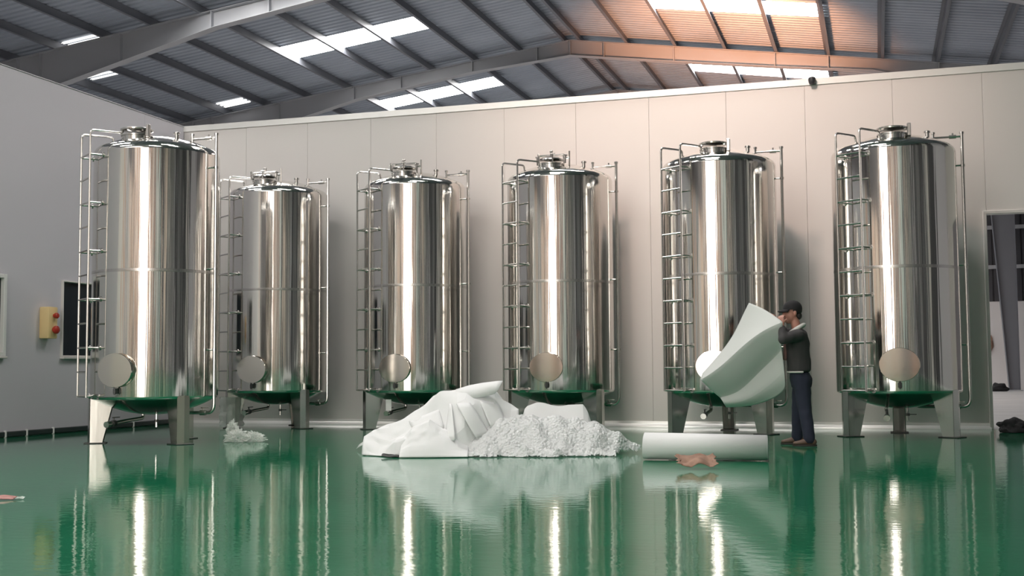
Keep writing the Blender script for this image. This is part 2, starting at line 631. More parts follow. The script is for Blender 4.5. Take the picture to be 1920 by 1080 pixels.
c_['kind'] = 'stuff'
for z in (4.6, 6.1):
    bm = bmesh.new()
    box(bm, ((SHED_L + SHED_R) / 2, -0.08, z), (SHED_R - SHED_L, 0.08, 0.14))
    obj('girt', bm, M['rafter'], wf, 0)

# unseen rear wall: tall entrance at the left; columns, panel tints added for reflections
wr = empty('wall_rear', (0, REAR_Y, 0))
tag(wr, 'rear wall with the tall entrance behind the photographer', kind='structure')
spans = [(WXL, -11.0, 0, 10, 'beige'), (-11.0, -10.5, 0, 10, 'panel'), (-10.5, -9.6, 0, 10, 'beige'), (-9.6, DOOR_X0, 0, 10, 'rosy'),
         (DOOR_X0, DOOR_X1, DOOR_H, 11.2, 'beige'), (DOOR_X1, -.9, 0, 11, 'rosy'), (-.9, 0.6, 0, 11, 'beige'), (0.6, 1.5, 0, 10.2, 'clad'),
         (1.5, 2.3, 0, 10.2, 'rosy'), (2.3, 3.7, 0, 10.2, 'teal'), (3.7, 4.0, 0, 10, 'frame'), (4.0, 5.2, 0, 10, 'teal'), (5.2, SHED_R, 0, 10, 'clad')]
for xa, xb, za, zb, mk in spans:
    bm = bmesh.new()
    bevel_box(bm, ((xa + xb) / 2, -0.1, (za + zb) / 2), (xb - xa - .01, 0.2, zb - za), .008)
    obj('panel', bm, M[mk], wr, 0)
for x in (-11.2, -10.1, -9.1, -1.5, -0.2, 2.1, 3.0, 5.3):
    bm = bmesh.new()
    box(bm, (x, 0.2, 4.8), (0.35, 0.4, 9.6))
    obj('column', bm, M['clad_dark'] if x not in (-0.2, 3.0, -10.1) else M['frame'], wr, 0)
bm = bmesh.new()
box(bm, ((SHED_L + WXL) / 2, -0.1, 4.9), (WXL - SHED_L, 0.2, 9.8))
obj('cladding', bm, M['clad'], wr, 0)


# ------------------------------------------------------------------ roof
ce = empty('ceiling', (0, 0, 0))
tag(ce, 'corrugated metal shed roof with purlins, rafters and skylights', kind='structure')
PITCH = 0.25


def corr(y0, y1, xa, xb, lift=0.0):
    """trapezoid sheet between x=xa and xb (one slope)"""
    b_ = bmesh.new()
    ys = []
    n = max(1, round((y1 - y0) / PITCH))
    p = (y1 - y0) / n
    for k in range(n):
        b0 = y0 + k * p
        ys += [(b0, 0), (b0 + .3 * p, 0), (b0 + .42 * p, .04), (b0 + .72 * p, .04), (b0 + .84 * p, 0)]
    ys.append((y1, 0))
    A = [b_.verts.new((xa, y, EAVE(xa) + dz + lift)) for y, dz in ys]
    B = [b_.verts.new((xb, y, EAVE(xb) + dz + lift)) for y, dz in ys]
    for k in range(len(ys) - 1):
        b_.faces.new((A[k], A[k + 1], B[k + 1], B[k]))
    return b_


SX = [RIDGE_X + 0.25 + 1.525 * k for k in range(0, 11)]
PUR_R = [x for x in SX if x < SHED_R]
PUR_L = [2 * RIDGE_X - x for x in SX if 2 * RIDGE_X - x > SHED_L]
# skylight rows along the shed, one per bay
rows = [32.1 - 7.1 * k for k in range(0, 5)] + [39.6, 46.6]
rows.sort()
SW = 1.25
yc = REAR_Y
bands = []
for r_ in rows:
    bands.append((yc, r_ - SW / 2, False))
    bands.append((r_ - SW / 2, r_ + SW / 2, True))
    yc = r_ + SW / 2
bands.append((yc, SHED_F, False))
for y0, y1, sky in bands:
    for side, xe, P in ((-1, SHED_L, PUR_L), (1, SHED_R, PUR_R)):
        if not sky:
            obj('roof_sheet', corr(y0, y1, RIDGE_X, xe), M['roof'], ce, 0)
        elif side > 0 and 20 < y0 < 30:
            obj('roof_sheet', corr(y0, y1, RIDGE_X, xe), M['roof'], ce, 0)
        else:
            a, b = P[2] - (.13 if side < 0 else 0), P[5]
            obj('roof_sheet', corr(y0, y1, RIDGE_X, a), M['roof'], ce, 0)
            obj('roof_sheet', corr(y0, y1, b, xe), M['roof'], ce, 0)
            for k in range(2, 5):
                obj('skylight', corr(y0, y1, a if k == 2 else P[k], P[k + 1]), M['skylight'], ce, 0)
# light caught on roof ribs, put in as glowing strips by the left rafters
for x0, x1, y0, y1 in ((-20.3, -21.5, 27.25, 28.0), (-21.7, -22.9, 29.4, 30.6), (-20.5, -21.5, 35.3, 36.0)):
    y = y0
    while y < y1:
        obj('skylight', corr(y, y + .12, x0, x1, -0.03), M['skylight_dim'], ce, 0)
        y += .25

# purlins, Z section
for x in PUR_R + PUR_L:
    z = EAVE(x) - 0.005
    s = 1 if x > RIDGE_X else -1
    bm = bmesh.new()
    h, wv, t = 0.25, 0.09, 0.012
    poly = [(x - wv, z), (x + t, z), (x + t, z - h + t), (x + wv, z - h + t), (x + wv, z - h), (x, z - h), (x, z - t), (x - wv, z - t)]
    prism(bm, [(px, REAR_Y + .1, pz) for px, pz in poly], (0, SHED_F - REAR_Y - .2, 0))
    fix_normals(bm)
    obj('purlin', bm, M['purlin'], ce, 0)

# rafters
def rafter(yc):
    top = lambda x: EAVE(x) - 0.26
    prof = [(SHED_L + .1, 1.35), (-22.4, 1.15), (-16.5, 0.46), (-12.4, 0.37), (RIDGE_X, 0.5), (-5.8, 0.48), (-2.8, 0.44), (0.1, 0.36), (4.6, 1.0), (SHED_R - .1, 1.2)]

    def dep(x):
        for (xa, da), (xb, db) in zip(prof, prof[1:]):
            if xa <= x <= xb: return da + (db - da) * (x - xa) / (xb - xa)
        return 1.0
    b_ = bmesh.new()
    xs = [p[0] for p in prof]
    A = [b_.verts.new((x, yc - .006, top(x))) for x in xs] + [b_.verts.new((x, yc - .006, top(x) - dep(x))) for x in reversed(xs)]
    f_ = b_.faces.new(A)
    r = bmesh.ops.extrude_face_region(b_, geom=[f_])
    bmesh.ops.translate(b_, vec=(0, .012, 0), verts=[g for g in r['geom'] if isinstance(g, bmesh.types.BMVert)])
    fix_normals(b_)
    ra = obj('rafter', b_, M['rafter'], ce, 0)
    for low in (False, True):
        b_ = bmesh.new()
        pr = []
        for x in xs:
            zt = top(x) - (dep(x) - 0.014 if low else 0)
            pr.append((x, zt))
        P = [(x, z) for x, z in pr] + [(x, z - .014) for x, z in reversed(pr)]
        f_ = b_.faces.new([b_.verts.new((x, yc - .14, z)) for x, z in P])
        r = bmesh.ops.extrude_face_region(b_, geom=[f_])
        bmesh.ops.translate(b_, vec=(0, .28, 0), verts=[g for g in r['geom'] if isinstance(g, bmesh.types.BMVert)])
        fix_normals(b_)
        obj('flange', b_, M['rafter'], ra, 0)
    for x in (-22.75, -22.0, -19.4, -16.6, -14.9, -12.4, -10.2, RIDGE_X, -8.0, -5.8, -2.75, -1.2, 1.9, 4.6):
        b_ = bmesh.new()
        box(b_, (x, yc, top(x) - dep(x) / 2), (0.03, 0.26, dep(x) - .03))
        obj('stiffener', b_, M['rafter'], ra, 0)
    for x in PUR_L[1::2] + PUR_R[1::2]:
        b_ = bmesh.new()
        a, b = Vector((x, yc + .01, top(x) - dep(x) + .03)), Vector((x, yc + .55, EAVE(x) - .16))
        tube(b_, [a, b], .018, 6)
        obj('brace', b_, M['rafter'], ra, 0)


for y in (20.0, 27.1, 36.0, 43.1):
    rafter(y)

# tapered steel columns by the far wall, one in sight through the doorway
def column(x, y, h=9.0, b=0.33, t=0.9):
    b_ = bmesh.new()
    # web + two flanges, taper on the left side
    z0 = 0.03
    prism(b_, [(x + b / 2, y - .008, z0), (x + b / 2, y - .008, h), (x + b / 2 - t, y - .008, h), (x - b / 2, y - .008, z0)], (0, .016, 0))
    box(b_, (x + b / 2 + .01, y, (h + z0) / 2), (.02, .3, h - z0))
    prism(b_, [(x - b / 2, y - .15, z0), (x - b / 2 - .02, y - .15, z0), (x + b / 2 - t - .02, y - .15, h), (x + b / 2 - t, y - .15, h)], (0, .3, 0))
    fix_normals(b_)
    o = obj('column', b_, M['purlin'], None, 0)
    b_ = bmesh.new()
    bevel_box(b_, (x, y, .02), (b + .2, .45, .04), .008)
    obj('base_plate', b_, M['rafter'], o)
    return o


tag(column(4.53, 45.0), 'tapered grey steel column seen through the open doorway', 'column')

# ------------------------------------------------------------------ stainless tanks
TR, ZB, ZT = 0.805, 0.56, 3.84
ZSEAM = 2.2


def make_tank():
    root = empty('storage_tank')
    bm = bmesh.new()
    prof = []
    for i in range(7):
        a = i / 6 * PI / 2
        prof.append((TR - .05 + .05 * math.sin(a), ZB + .05 - .05 * math.cos(a)))
    prof += [(TR, 1.1), (TR, 1.6), (TR, ZSEAM - .02)]
    lathe(bm, prof, 128)
    obj('lower_shell', bm, M['shell'], root, 60)
    bm = bmesh.new()
    lathe(bm, [(TR, ZSEAM + .02), (TR, 2.7), (TR, 3.2), (TR, ZT - .09)], 128)
    obj('upper_shell', bm, M['shell'], root, 60)
    bm = bmesh.new()
    lathe(bm, [(TR, ZSEAM - .02), (TR + .0008, ZSEAM - .012), (TR + .0012, ZSEAM), (TR + .0008, ZSEAM + .012), (TR, ZSEAM + .02)], 128)
    obj('weld_seam', bm, M['seam'], root, 60)
    # dished head with a knuckle
    bm = bmesh.new()
    kr = .11
    prof = [(TR, ZT - .09)]
    for i in range(1, 8):
        a = i / 7 * math.radians(66)
        prof.append((TR - kr + kr * math.cos(a), ZT - .09 + kr * math.sin(a)))
    r0, z0 = prof[-1]
    zc = 4.03
    for i in range(1, 9):
        t = i / 8
        prof.append((r0 * (1 - t), zc - (zc - z0) * (1 - t) ** 2))
    lathe(bm, prof, 128)
    obj('top_head', bm, M['shell'], root, 60)
    bm = bmesh.new()
    prof = [(TR - .05, ZB)]
    for i in range(1, 11):
        t = i / 10
        prof.append(((TR - .05) * (1 - t), ZB - .2 * (1 - (1 - t) ** 2)))
    lathe(bm, prof[::-1], 96)
    fix_normals(bm)
    obj('bottom_dish', bm, M['dish'], root, 60)
    return root


def head_z(r):
    kr = .11
    r0, z0 = TR - kr + kr * math.cos(math.radians(66)), ZT - .09 + kr * math.sin(math.radians(66))
    return 4.03 - (4.03 - z0) * (r / r0) ** 2


def pol(r, deg, z):      # deg measured from -Y (the front), positive toward +X
    a = math.radians(deg)
    return Vector((r * math.sin(a), -r * math.cos(a), z))


def add_legs(root):
    for ang in (-60, 60, 180):
        bm = bmesh.new()
        # local: outward = -Y ; channel with a slightly folded outer web and two radial cheeks that taper
        w, zt, zb = .085, ZB + .045, .012
        y0 = -TR - .022
        top_in, bot_in = y0 + .33, y0 + .19
        t = .008
        def cheek(s):
            prism(bm, [(s * w, y0 + .03, zt), (s * w, top_in, zt - .02), (s * w, bot_in, zb), (s * w, y0 + .03, zb)], (-s * t, 0, 0))
        cheek(1); cheek(-1)
        for s in (1, -1):
            prism(bm, [(0, y0, zb), (s * w, y0 + .03, zb), (s * w, y0 + .03, zt), (0, y0, zt)], (0, t, 0))
        prism(bm, [(-w, y0 + .03, zt), (0, y0, zt), (w, y0 + .03, zt), (w, -TR + .005, zt), (-w, -TR + .005, zt)], (0, 0, .01))
        fix_normals(bm)
        leg = obj('leg', bm, M['leg'], root, 30)
        leg.rotation_euler = (0, 0, math.radians(ang))
        bm = bmesh.new()
        bevel_box(bm, (0, y0 + .1, .006), (w * 2 + .07, .27, .012), .003)
        obj('foot_plate', bm, M['dark_metal'], leg)


def add_ladder(root, ang=-37):
    lad = empty('ladder', (0, 0, 0), math.radians(ang), root)
    yl, hw = -TR * 1.165, .19
    zlo, zhi = .60, 4.0
    for s in (-1, 1):
        bm = bmesh.new()
        pts = [(s * hw, yl, zlo), (s * hw, yl, 2.2), (s * hw, yl, zhi - .06)]
        pts += arc_pts((s * hw, yl, zhi - .05), (s * hw, yl, zhi), (s * hw, yl + .06, zhi + .002), 4)
        rr = .50
        pts += [(s * hw, yl + .25, zhi + .004)]
        pts += arc_pts((s * hw, yl + .36, zhi + .004), (s * hw, yl + .41, zhi + .004), (s * hw, yl + .41, zhi - .05), 4)
        rad = math.hypot(hw, yl + .41)
        pts += [(s * hw, yl + .41, head_z(rad) - .01)]
        tube(bm, pts, .0145, 8)
        obj('rail', bm, M['pipe'], lad)
    z = zlo + .012
    k = 0
    while z < 3.9:
        bm = bmesh.new()
        tube(bm, [(-hw, yl, z), (hw, yl, z)], .012, 8)
        obj('rung', bm, M['pipe'], lad)
        if k % 2 == 0 and z > .7 or k == 0:
            for s in (1, -1):
                bm = bmesh.new()
                x = s * hw
                yy = -math.sqrt(TR * TR - x * x)
                d_ = Vector((x, yy, 0)).normalized()
                tube(bm, [(x, yl, z), (x, yy + .004, z)], .011, 8)
                tube(bm, [Vector((x, yy, z)) - d_ * .012, Vector((x, yy, z)) + d_ * .012], .035, 12)
                obj('bracket', bm, M['pipe'], lad)
        z += .308
        k += 1


def add_manway(root):
    a, b = .25, .215
    mz = .94
    def ell(bm, prof, seg=48):
        rings = []
        for s, y in prof:
            rings.append([bm.verts.new((a * s * math.cos(2 * PI * k / seg), y, mz + b * s * math.sin(2 * PI * k / seg))) for k in range(seg)])
        for r0, r1 in zip(rings, rings[1:]):
            for k in range(seg):
                bm.faces.new((r0[k], r1[k], r1[(k + 1) % seg], r0[(k + 1) % seg]))
        return rings
    bm = bmesh.new()
    ell(bm, [(.88, -TR + .06), (.88, -TR - .05)])
    fix_normals(bm)
    neck = obj('manway_neck', bm, M['seam'], root)
    bm = bmesh.new()
    r = ell(bm, [(.92, -TR - .042), (1.0, -TR - .045), (1.005, -TR - .055), (.985, -TR - .064), (.6, -TR - .066), (.2, -TR - .0665)])
    bm.faces.new(r[-1]); bm.faces.new(list(reversed(r[0])))
    fix_normals(bm)
    cov = obj('manway_cover', bm, M['cover'], root, 30)
    bm = bmesh.new()
    bevel_box(bm, (0, -TR - .03, mz - b - .045), (.05, .06, .07), .008)
    tube(bm, [(0, -TR - .055, mz - b - .09), (0, -TR - .055, mz - b + .01)], .012, 8)
    fix_normals(bm)
    obj('latch', bm, M['dark_metal'], cov)


def add_downpipe(root):
    x = TR * 1.1
    dp = empty('downpipe', (0, 0, 0), 0, root)
    bm = bmesh.new()
    zt = 3.97
    pts = arc_pts((x - .1, 0, .385), (x, 0, .385), (x, 0, .5), 5) + [(x, 0, 2.0), (x, 0, zt - .04), (x, 0, zt + .05)]
    tube(bm, pts, .0215, 10)
    tube(bm, [(x, 0, zt + .035), (x, 0, zt + .062)], .03, 10)
    obj('riser', bm, M['pipe'], dp)
    bm = bmesh.new()
    tube(bm, [(x, 0, zt), (x - .3, 0, zt), (x - .36, 0, zt)], .014, 8)
    tube(bm, [(x - .36, 0, head_z(x - .36) - .01), (x - .36, 0, zt + .06)], .017, 8)
    tube(bm, [(x - .36, 0, zt + .05), (x - .36, 0, zt + .075)], .026, 8)
    obj('arm', bm, M['pipe'], dp)
    bm = bmesh.new()
    tube(bm, [(x - .07, 0, zt), (x - .16, 0, zt)], .026, 8)
    tube(bm, [(x - .115, 0, zt + .02), (x - .115, 0, zt + .05)], .012, 6)
    fix_normals(bm)
    obj('valve', bm, M['seam'], dp)
    bm = bmesh.new()
    tube(bm, [(x - .1, 0, .385), (.28, 0, .385)], .021, 8)
    pts = arc_pts((.28, 0, .385), (.2, 0, .385), (.2, 0, .42), 4)
    tube(bm, pts, .021, 8)
    obj('outlet_pipe', bm, M['pipe'], dp)
    bm = bmesh.new()
    tube(bm, [(x - .12, 0, .385), (x - .2, 0, .385)], .034, 10)
    tube(bm, [(x - .16, 0, .4), (x - .16, 0, .445)], .01, 6)
    bevel_box(bm, (x - .13, 0, .45), (.12, .02, .012), .003)
    fix_normals(bm)
    obj('valve', bm, M['pipe'], dp)
    for z in (3.58, 2.25, 1.2):
        bm = bmesh.new()
        tube(bm, [(TR - .003, 0, z), (x, 0, z)], .011, 8)
        tube(bm, [(x, 0, z - .015), (x, 0, z + .015)], .03, 10)
        obj('bracket', bm, M['pipe'], dp)


def add_drain(root):
    dr = empty('drain_pipe', (0, 0, 0), 0, root)
    bm = bmesh.new()
    x = -.17
    pts = [(x, 0, ZB - .19), (x, 0, .36)] + arc_pts((x, 0, .35), (x, 0, .31), (x, -.05, .31), 4) + [(x, -.4, .29), (x, -.72, .265)]
    tube(bm, pts, .024, 10)
    obj('pipe', bm, M['pipe'], dr)
    bm = bmesh.new()
    tube(bm, [(x, -.72, .265), (x, -.78, .26)], .04, 12)
    obj('coupling', bm, M['pipe'], dr)
    bm = bmesh.new()
    tube(bm, [(x, -.6, .275), (x, -.66, .27)], .038, 12)
    obj('coupling', bm, M['dark_metal'], dr)
    bm = bmesh.new()
    tube(bm, [(x, -.63, .3), (x, -.63, .34)], .011, 8)
    bevel_box(bm, (x, -.58, .345), (.022, .14, .012), .003)
    fix_normals(bm)
    obj('valve_handle', bm, M['dark_metal'], dr)
    # sampling pipe straight down under the middle
    bm = bmesh.new()
    tube(bm, [(.1, -.1, ZB - .19), (.1, -.1, .2)], .016, 8)
    obj('sampling_pipe', bm, M['pipe'], dr)
    bm = bmesh.new()
    tube(bm, [(.1, -.1, .265), (.1, -.1, .3)], .026, 8)
    bevel_box(bm, (.15, -.1, .285), (.12, .018, .012), .003)
    fix_normals(bm)
    obj('valve_handle', bm, M['dark_metal'], dr)


def add_nozzle(root):
    p = pol(.5, 62, 0)
    bm = bmesh.new()
    z = head_z(.5)
    lathe(bm, [(.028, z - .02), (.028, z + .05), (.042, z + .055), (.042, z + .075), (.02, z + .085), (.0, z + .088)], 14, Matrix.Translation((p.x, p.y, 0)))
    obj('breather', bm, M['pipe'], root)


MH = pol(.47, 0, -.04)


def add_manhole(root):
    z = head_z(.47)
    bm = bmesh.new()
    lathe(bm, [(.182, z - .09), (.182, z + .03), (.198, z + .035), (.198, z + .05), (.17, z + .05)], 40, Matrix.Translation(MH))
    col_ = obj('manhole_collar', bm, M['head'], root)
    return z


def plain_lid(root):
    z = head_z(.47)
    bm = bmesh.new()
    lathe(bm, [(0, z + .1), (.18, z + .1), (.205, z + .108), (.208, z + .125), (.195, z + .132), (.1, z + .14), (0, z + .142)], 40, Matrix.Translation(MH))
    lid = obj('manhole_lid', bm, M['head'], root)
    for a in (60, 180, 300):
        bm = bmesh.new()
        p = MH + pol(.18, a, z + .095)
        bevel_box(bm, p, (.03, .03, .03), .004)
        obj('spacer', bm, M['pipe'], lid)
    bm = bmesh.new()
    p = MH + pol(.215, 75, -.04)
    bevel_box(bm, (p.x, p.y, z + .05), (.05, .05, .17), .008)
    obj('hinge', bm, M['pipe'], lid)


def clamp_lid(root):
    z = head_z(.47)
    bm = bmesh.new()
    lathe(bm, [(0, z + .095), (.18, z + .095), (.194, z + .1), (.192, z + .115), (.15, z + .14), (0, z + .15)], 40, Matrix.Translation(MH))
    lid = obj('manhole_lid', bm, M['head'], root)
    for a in range(0, 360, 60):
        bm = bmesh.new()
        p = MH + pol(.23, a + 20, z + .05)
        q = MH + pol(.235, a + 20, z + .17)
        tube(bm, [p, q], .011, 6)
        bevel_box(bm, q, (.07, .02, .022), .006, Matrix.Rotation(math.radians(a), 3, 'Z'))
        fix_normals(bm)
        obj('clamp', bm, M['pipe'], lid)
    bm = bmesh.new()
    tube(bm, [MH + Vector((-.2, 0, z + .185)), MH + Vector((.2, 0, z + .185))], .016, 8)
    tube(bm, [MH + Vector((0, 0, z + .14)), MH + Vector((0, 0, z + .235))], .02, 8)
    blob(bm, MH + Vector((0, 0, z + .245)), (.028, .028, .02))
    tube(bm, [MH + Vector((-.19, 0, z + .1)), MH + Vector((-.19, 0, z + .19))], .014, 8)
    tube(bm, [MH + Vector((.19, 0, z + .1)), MH + Vector((.19, 0, z + .19))], .014, 8)
    fix_normals(bm)
    obj('handle', bm, M['pipe'], lid)
    bm = bmesh.new()
    p = MH + Vector((.275, .02, 0))
    tube(bm, [(p.x, p.y, z - .02), (p.x, p.y, z + .2)], .014, 8)
    tube(bm, [(p.x, p.y, z + .1), (p.x - .07, p.y - .01, z + .1)], .014, 8)
    obj('hinge', bm, M['pipe'], lid)


base = make_tank()
add_legs(base)
add_ladder(base)
add_manway(base)
add_downpipe(base)
add_drain(base)
add_nozzle(base)
add_manhole(base)
base_b = copy_tree(base)
plain_lid(base)
clamp_lid(base_b)
TK = [(-9.096, 13.513, 'tall stainless steel tank nearest the left wall, standing in front of the row'),
      (-9.366, 17.354, 'stainless steel tank in the corner, half behind the front left tank'),
      (-6.955, 17.36, 'stainless steel tank left of the white foam heap, third from the left'),
      (-4.6, 17.40, 'stainless steel tank directly behind the bubble wrap heap'),
      (-2.124, 16.957, 'stainless steel tank partly hidden by the foam sheet the worker holds'),
      (0.25, 16.675, 'stainless steel tank nearest the open doorway, rightmost of the row')]
protoA, protoB = base, base_b
usedA = usedB = False
tanks = []
for i, (x, y, lab) in enumerate(TK):
    if i in (1, 2, 3):
        o = protoB if not usedB else copy_tree(protoB)
        usedB = True
    else:
        o = protoA if not usedA else copy_tree(protoA)
        usedA = True
    o.location = (x, y, 0)
    tag(o, lab, 'tank', 'stainless steel storage tanks')
    tanks.append(o)
# small white paper tag tied to the drain of the third tank
bm = bmesh.new()
vs = [(-.17 - .045, -.68, .3), (-.17 + .045, -.68, .3), (-.17 + .045, -.69, .47), (-.17 - .045, -.69, .47)]
prism(bm, vs, (0, .004, 0))
fix_normals(bm)
pt = obj('paper_tag', bm, M['paper'], tanks[2], 0)
pt['label'] = 'white paper tag on the drain'


# ------------------------------------------------------------------ things on the walls
bx = empty('control_box', (WXL, 14.8, 1.42))
tag(bx, 'cream yellow control box with two red buttons on the left wall', 'control box')
bm = bmesh.new()
bevel_box(bm, (.085, 0, .235), (.17, .2, .47), .014, None, 2)
obj('housing', bm, M['cream'], bx)
for z, r in ((.34, .042), (.13, .06)):
    bm = bmesh.new()
    lathe(bm, [(r * .7, 0), (r * .7, .02), (r, .025), (r, .055), (r * .7, .07), (0, .074)], 20, Matrix.Translation((.17, 0.02, z)) @ Matrix.Rotation(PI / 2, 4, 'Y'))
    obj('button', bm, M['red'], bx)

cc = empty('security_camera', (-.86, WY - .03, 5.22))
tag(cc, 'small dark dome security camera at the top edge of the back wall', 'camera')
bm = bmesh.new()
bevel_box(bm, (0, 0.005, .06), (.1, .05, .08), .01)
obj('mount', bm, M['rafter'], cc)
bm = bmesh.new()
lathe(bm, [(0, -.035), (.03, -.03), (.048, -.005), (.055, .025), (.055, .07), (.04, .08), (0, .08)], 20, Matrix.Translation((0, -.07, .03)))
obj('dome', bm, M['black_plastic'], cc)

# ------------------------------------------------------------------ packing material on the floor
HO = Vector((-4.0, 12.35, 0))
HR = Vector((.955, .296, 0))
HN = Vector((-.296, .955, 0))


def lerp_tab(tab, s):
    if s <= tab[0][0]: return tab[0][1]
    for (a, va), (b, vb) in zip(tab, tab[1:]):
        if a <= s <= b: return va + (vb - va) * (s - a) / (b - a)
    return tab[-1][1]


def creases(seed, n, lo, hi):
    rr = random.Random(seed)
    out = []
    for _ in range(n):
        a = rr.uniform(0, PI)
        w = rr.uniform(lo, hi)
        out.append((math.cos(a) / w, math.sin(a) / w, rr.random(), w))
    return out


def tri(u):
    u = u - math.floor(u)
    return abs(2 * u - 1) - .5


def drape(s0, s1, t0, t1, ns, nt, hfun, thick, name, m, z0=0.006, facet=0):
    b_ = bmesh.new()
    V = {}
    for i in range(ns + 1):
        for j in range(nt + 1):
            s = s0 + (s1 - s0) * i / ns
            ta = t0(s) if callable(t0) else t0
            t = ta + (t1 - ta) * j / nt
            h = hfun(s, t)
            if h is None: continue
            if facet and 0 < i < ns and 0 < j < nt:
                s += facet * (noise.noise(Vector((i * 3.7, j * 5.1, 1))))
                t += facet * (noise.noise(Vector((i * 4.3, j * 2.9, 7))))
            p = h if isinstance(h, Vector) else HO + HR * s + HN * t + Vector((0, 0, max(h, 0) + z0))
            V[i, j] = b_.verts.new(p)
    for i in range(ns):
        for j in range(nt):
            k = [(i, j), (i + 1, j), (i + 1, j + 1), (i, j + 1)]
            if all(q in V for q in k):
                b_.faces.new([V[q] for q in k])
    o = obj(name, b_, m, None, 17)
    if facet:
        me_ = o.data
        at_ = me_.attributes.new('crease_edge', 'FLOAT', 'EDGE')
        rr_ = random.Random(4)
        for k_ in range(len(me_.edges)):
            at_.data[k_].value = rr_.choice((.3, .6, .9))
        md = o.modifiers.new('sub', 'SUBSURF')
        md.levels = md.render_levels = 2
        md.boundary_smooth = 'PRESERVE_CORNERS'
    if thick:
        md = o.modifiers.new('thickness', 'SOLIDIFY')
        md.thickness = thick
        md.offset = 1
        applied(o)
    return o


# big white foam sheet, a tent-like crumpled heap with a pointed flap at its upper right
HF = [(-1.47, .17), (-1.43, .2), (-1.13, .32), (-.84, .51), (-.61, .67), (-.31, .75), (-.05, .765), (.1, .58), (.25, .46)]
cr1 = creases(3, 9, .28, .8)


def foam_front(s):
    f_ = -.36 - .05 * math.sin(3 * s) if s > -1.1 else -.36 + (-1.1 - s) * .8
    if s > -.4: f_ += (s + .4) * .62
    return f_


def h_foam(s, t):
    H = lerp_tab(HF, s)
    front = foam_front(s)
    back = .45
    tr = .16
    if t < front - .02 or t > back: return None
    if t < tr:
        u = (t - front) / (tr - front)
        p = max(0, u) ** .62
    else:
        u = (back - t) / (back - tr)
        p = max(0, u) ** .8
    c_ = sum(tri(a * s + b * t + ph) * w for a, b, ph, w in cr1) * .2
    return max(0, H * p + c_ * min(1, p * 1.6) * (0.22 + .78 * (1 - p)) * 1.3)


fo = drape(-1.46, .24, foam_front, .45, 18, 12, h_foam, .006, 'foam_sheet', M['foam'], .006, .04)
tag(fo, 'large crumpled white foam sheet heaped like a tent with raised pointed flap', 'foam sheet')
# pointed flap (part of the same sheet)
bm = bmesh.new()
n = 8
top = [(-.45, .70, .12), (-.3, .745, .1), (-.15, .772, .07), (0, .79, .04), (.07, .793, .02)]
bot = [(-.45, .58, .05), (-.3, .6, .03), (-.15, .62, .0), (-.02, .655, -.02), (.025, .70, -.01)]
for (a, b), (c_, d) in zip(zip(top, bot), zip(top[1:], bot[1:])):
    q = [HO + HR * p[0] + HN * p[2] + Vector((0, 0, p[1])) for p in (a, c_, d, b)]
    bm.faces.new([bm.verts.new(v_) for v_ in q])
bmesh.ops.remove_doubles(bm, verts=bm.verts[:], dist=.001)
fp = obj('flap', bm, M['foam'], fo, 40)
md = fp.modifiers.new('t', 'SOLIDIFY'); md.thickness = .008
applied(fp)

# crisp folds of the same sheet standing proud of its front
def on_front(s, z, off):
    t = foam_front(s)
    while t < .16 and (h_foam(s, t) or 0) < z:
        t += .005
    return HO + HR * s + HN * (t - off) + Vector((0, 0, z))


FOLDS = [([(-.515, .56), (-.49, .56), (-.43, .16), (-.56, .16)], (.03, .03, .09, .03)),
         ([(-.45, .565), (-.29, .575), (-.05, .2), (-.21, .17)], (.02, .035, .03, .09)),
         ([(-.98, .36), (-.62, .5), (-.56, .3), (-.86, .2)], (.01, .02, .06, .05)),
         ([(-.2, .6), (.02, .55), (.12, .3), (-.06, .28)], (.02, .03, .05, .06))]
for quad, offs in FOLDS:
    b_ = bmesh.new()
    n = 6
    V = {}
    for i in range(n + 1):
        for j in range(n + 1):
            u, w = i / n, j / n
            wt = ((1 - u) * (1 - w), u * (1 - w), u * w, (1 - u) * w)
            s_ = sum(k * q[0] for k, q in zip(wt, quad))
            z_ = sum(k * q[1] for k, q in zip(wt, quad))
            of = sum(k * q for k, q in zip(wt, offs)) + .012 * math.sin(PI * u) * math.sin(PI * w)
            V[i, j] = b_.verts.new(on_front(s_, z_, of))
    for i in range(n):
        for j in range(n):
            b_.faces.new((V[i, j], V[i + 1, j], V[i + 1, j + 1], V[i, j + 1]))
    o = obj('fold', b_, M['foam'], fo, 40)
    md = o.modifiers.new('s', 'SMOOTH'); md.iterations = 2
    md = o.modifiers.new('t', 'SOLIDIFY'); md.thickness = .006; md.offset = 0
    applied(o)

# second foam sheet lying over the front foot of the heap
cr2 = creases(11, 6, .25, .6)
HS = [(-1.02, .16), (-.9, .3), (-.72, .34), (-.55, .27), (-.4, .17), (-.3, .1)]


def fold_front(s):
    return -.50 + .05 * abs(s + .7)


def h_fold(s, t):
    H = lerp_tab(HS, s)
    front = fold_front(s)
    if t < front - .01 or t > .0: return None
    u = max(0, (t - front) / .3)
    c_ = sum(tri(a * s + b * t + ph) * w for a, b, ph, w in cr2) * .1
    base_ = h_foam(s, t) or 0
    return max(0.0, H * min(1, u) ** .7 + c_ * min(1, u))


f2 = drape(-1.02, -.3, fold_front, -.18, 12, 8, h_fold, .006, 'foam_sheet', M['foam'], .006, .02)
tag(f2, 'smaller white foam sheet folded over the near foot of the tent-like heap', 'foam sheet')

# foam hump behind the bubble wrap
HB = [(.26, .3), (.32, .5), (.45, .535), (.69, .5), (.82, .505), (.95, .52), (1.0, .45), (1.06, .26)]
cr3 = creases(21, 5, .2, .5)


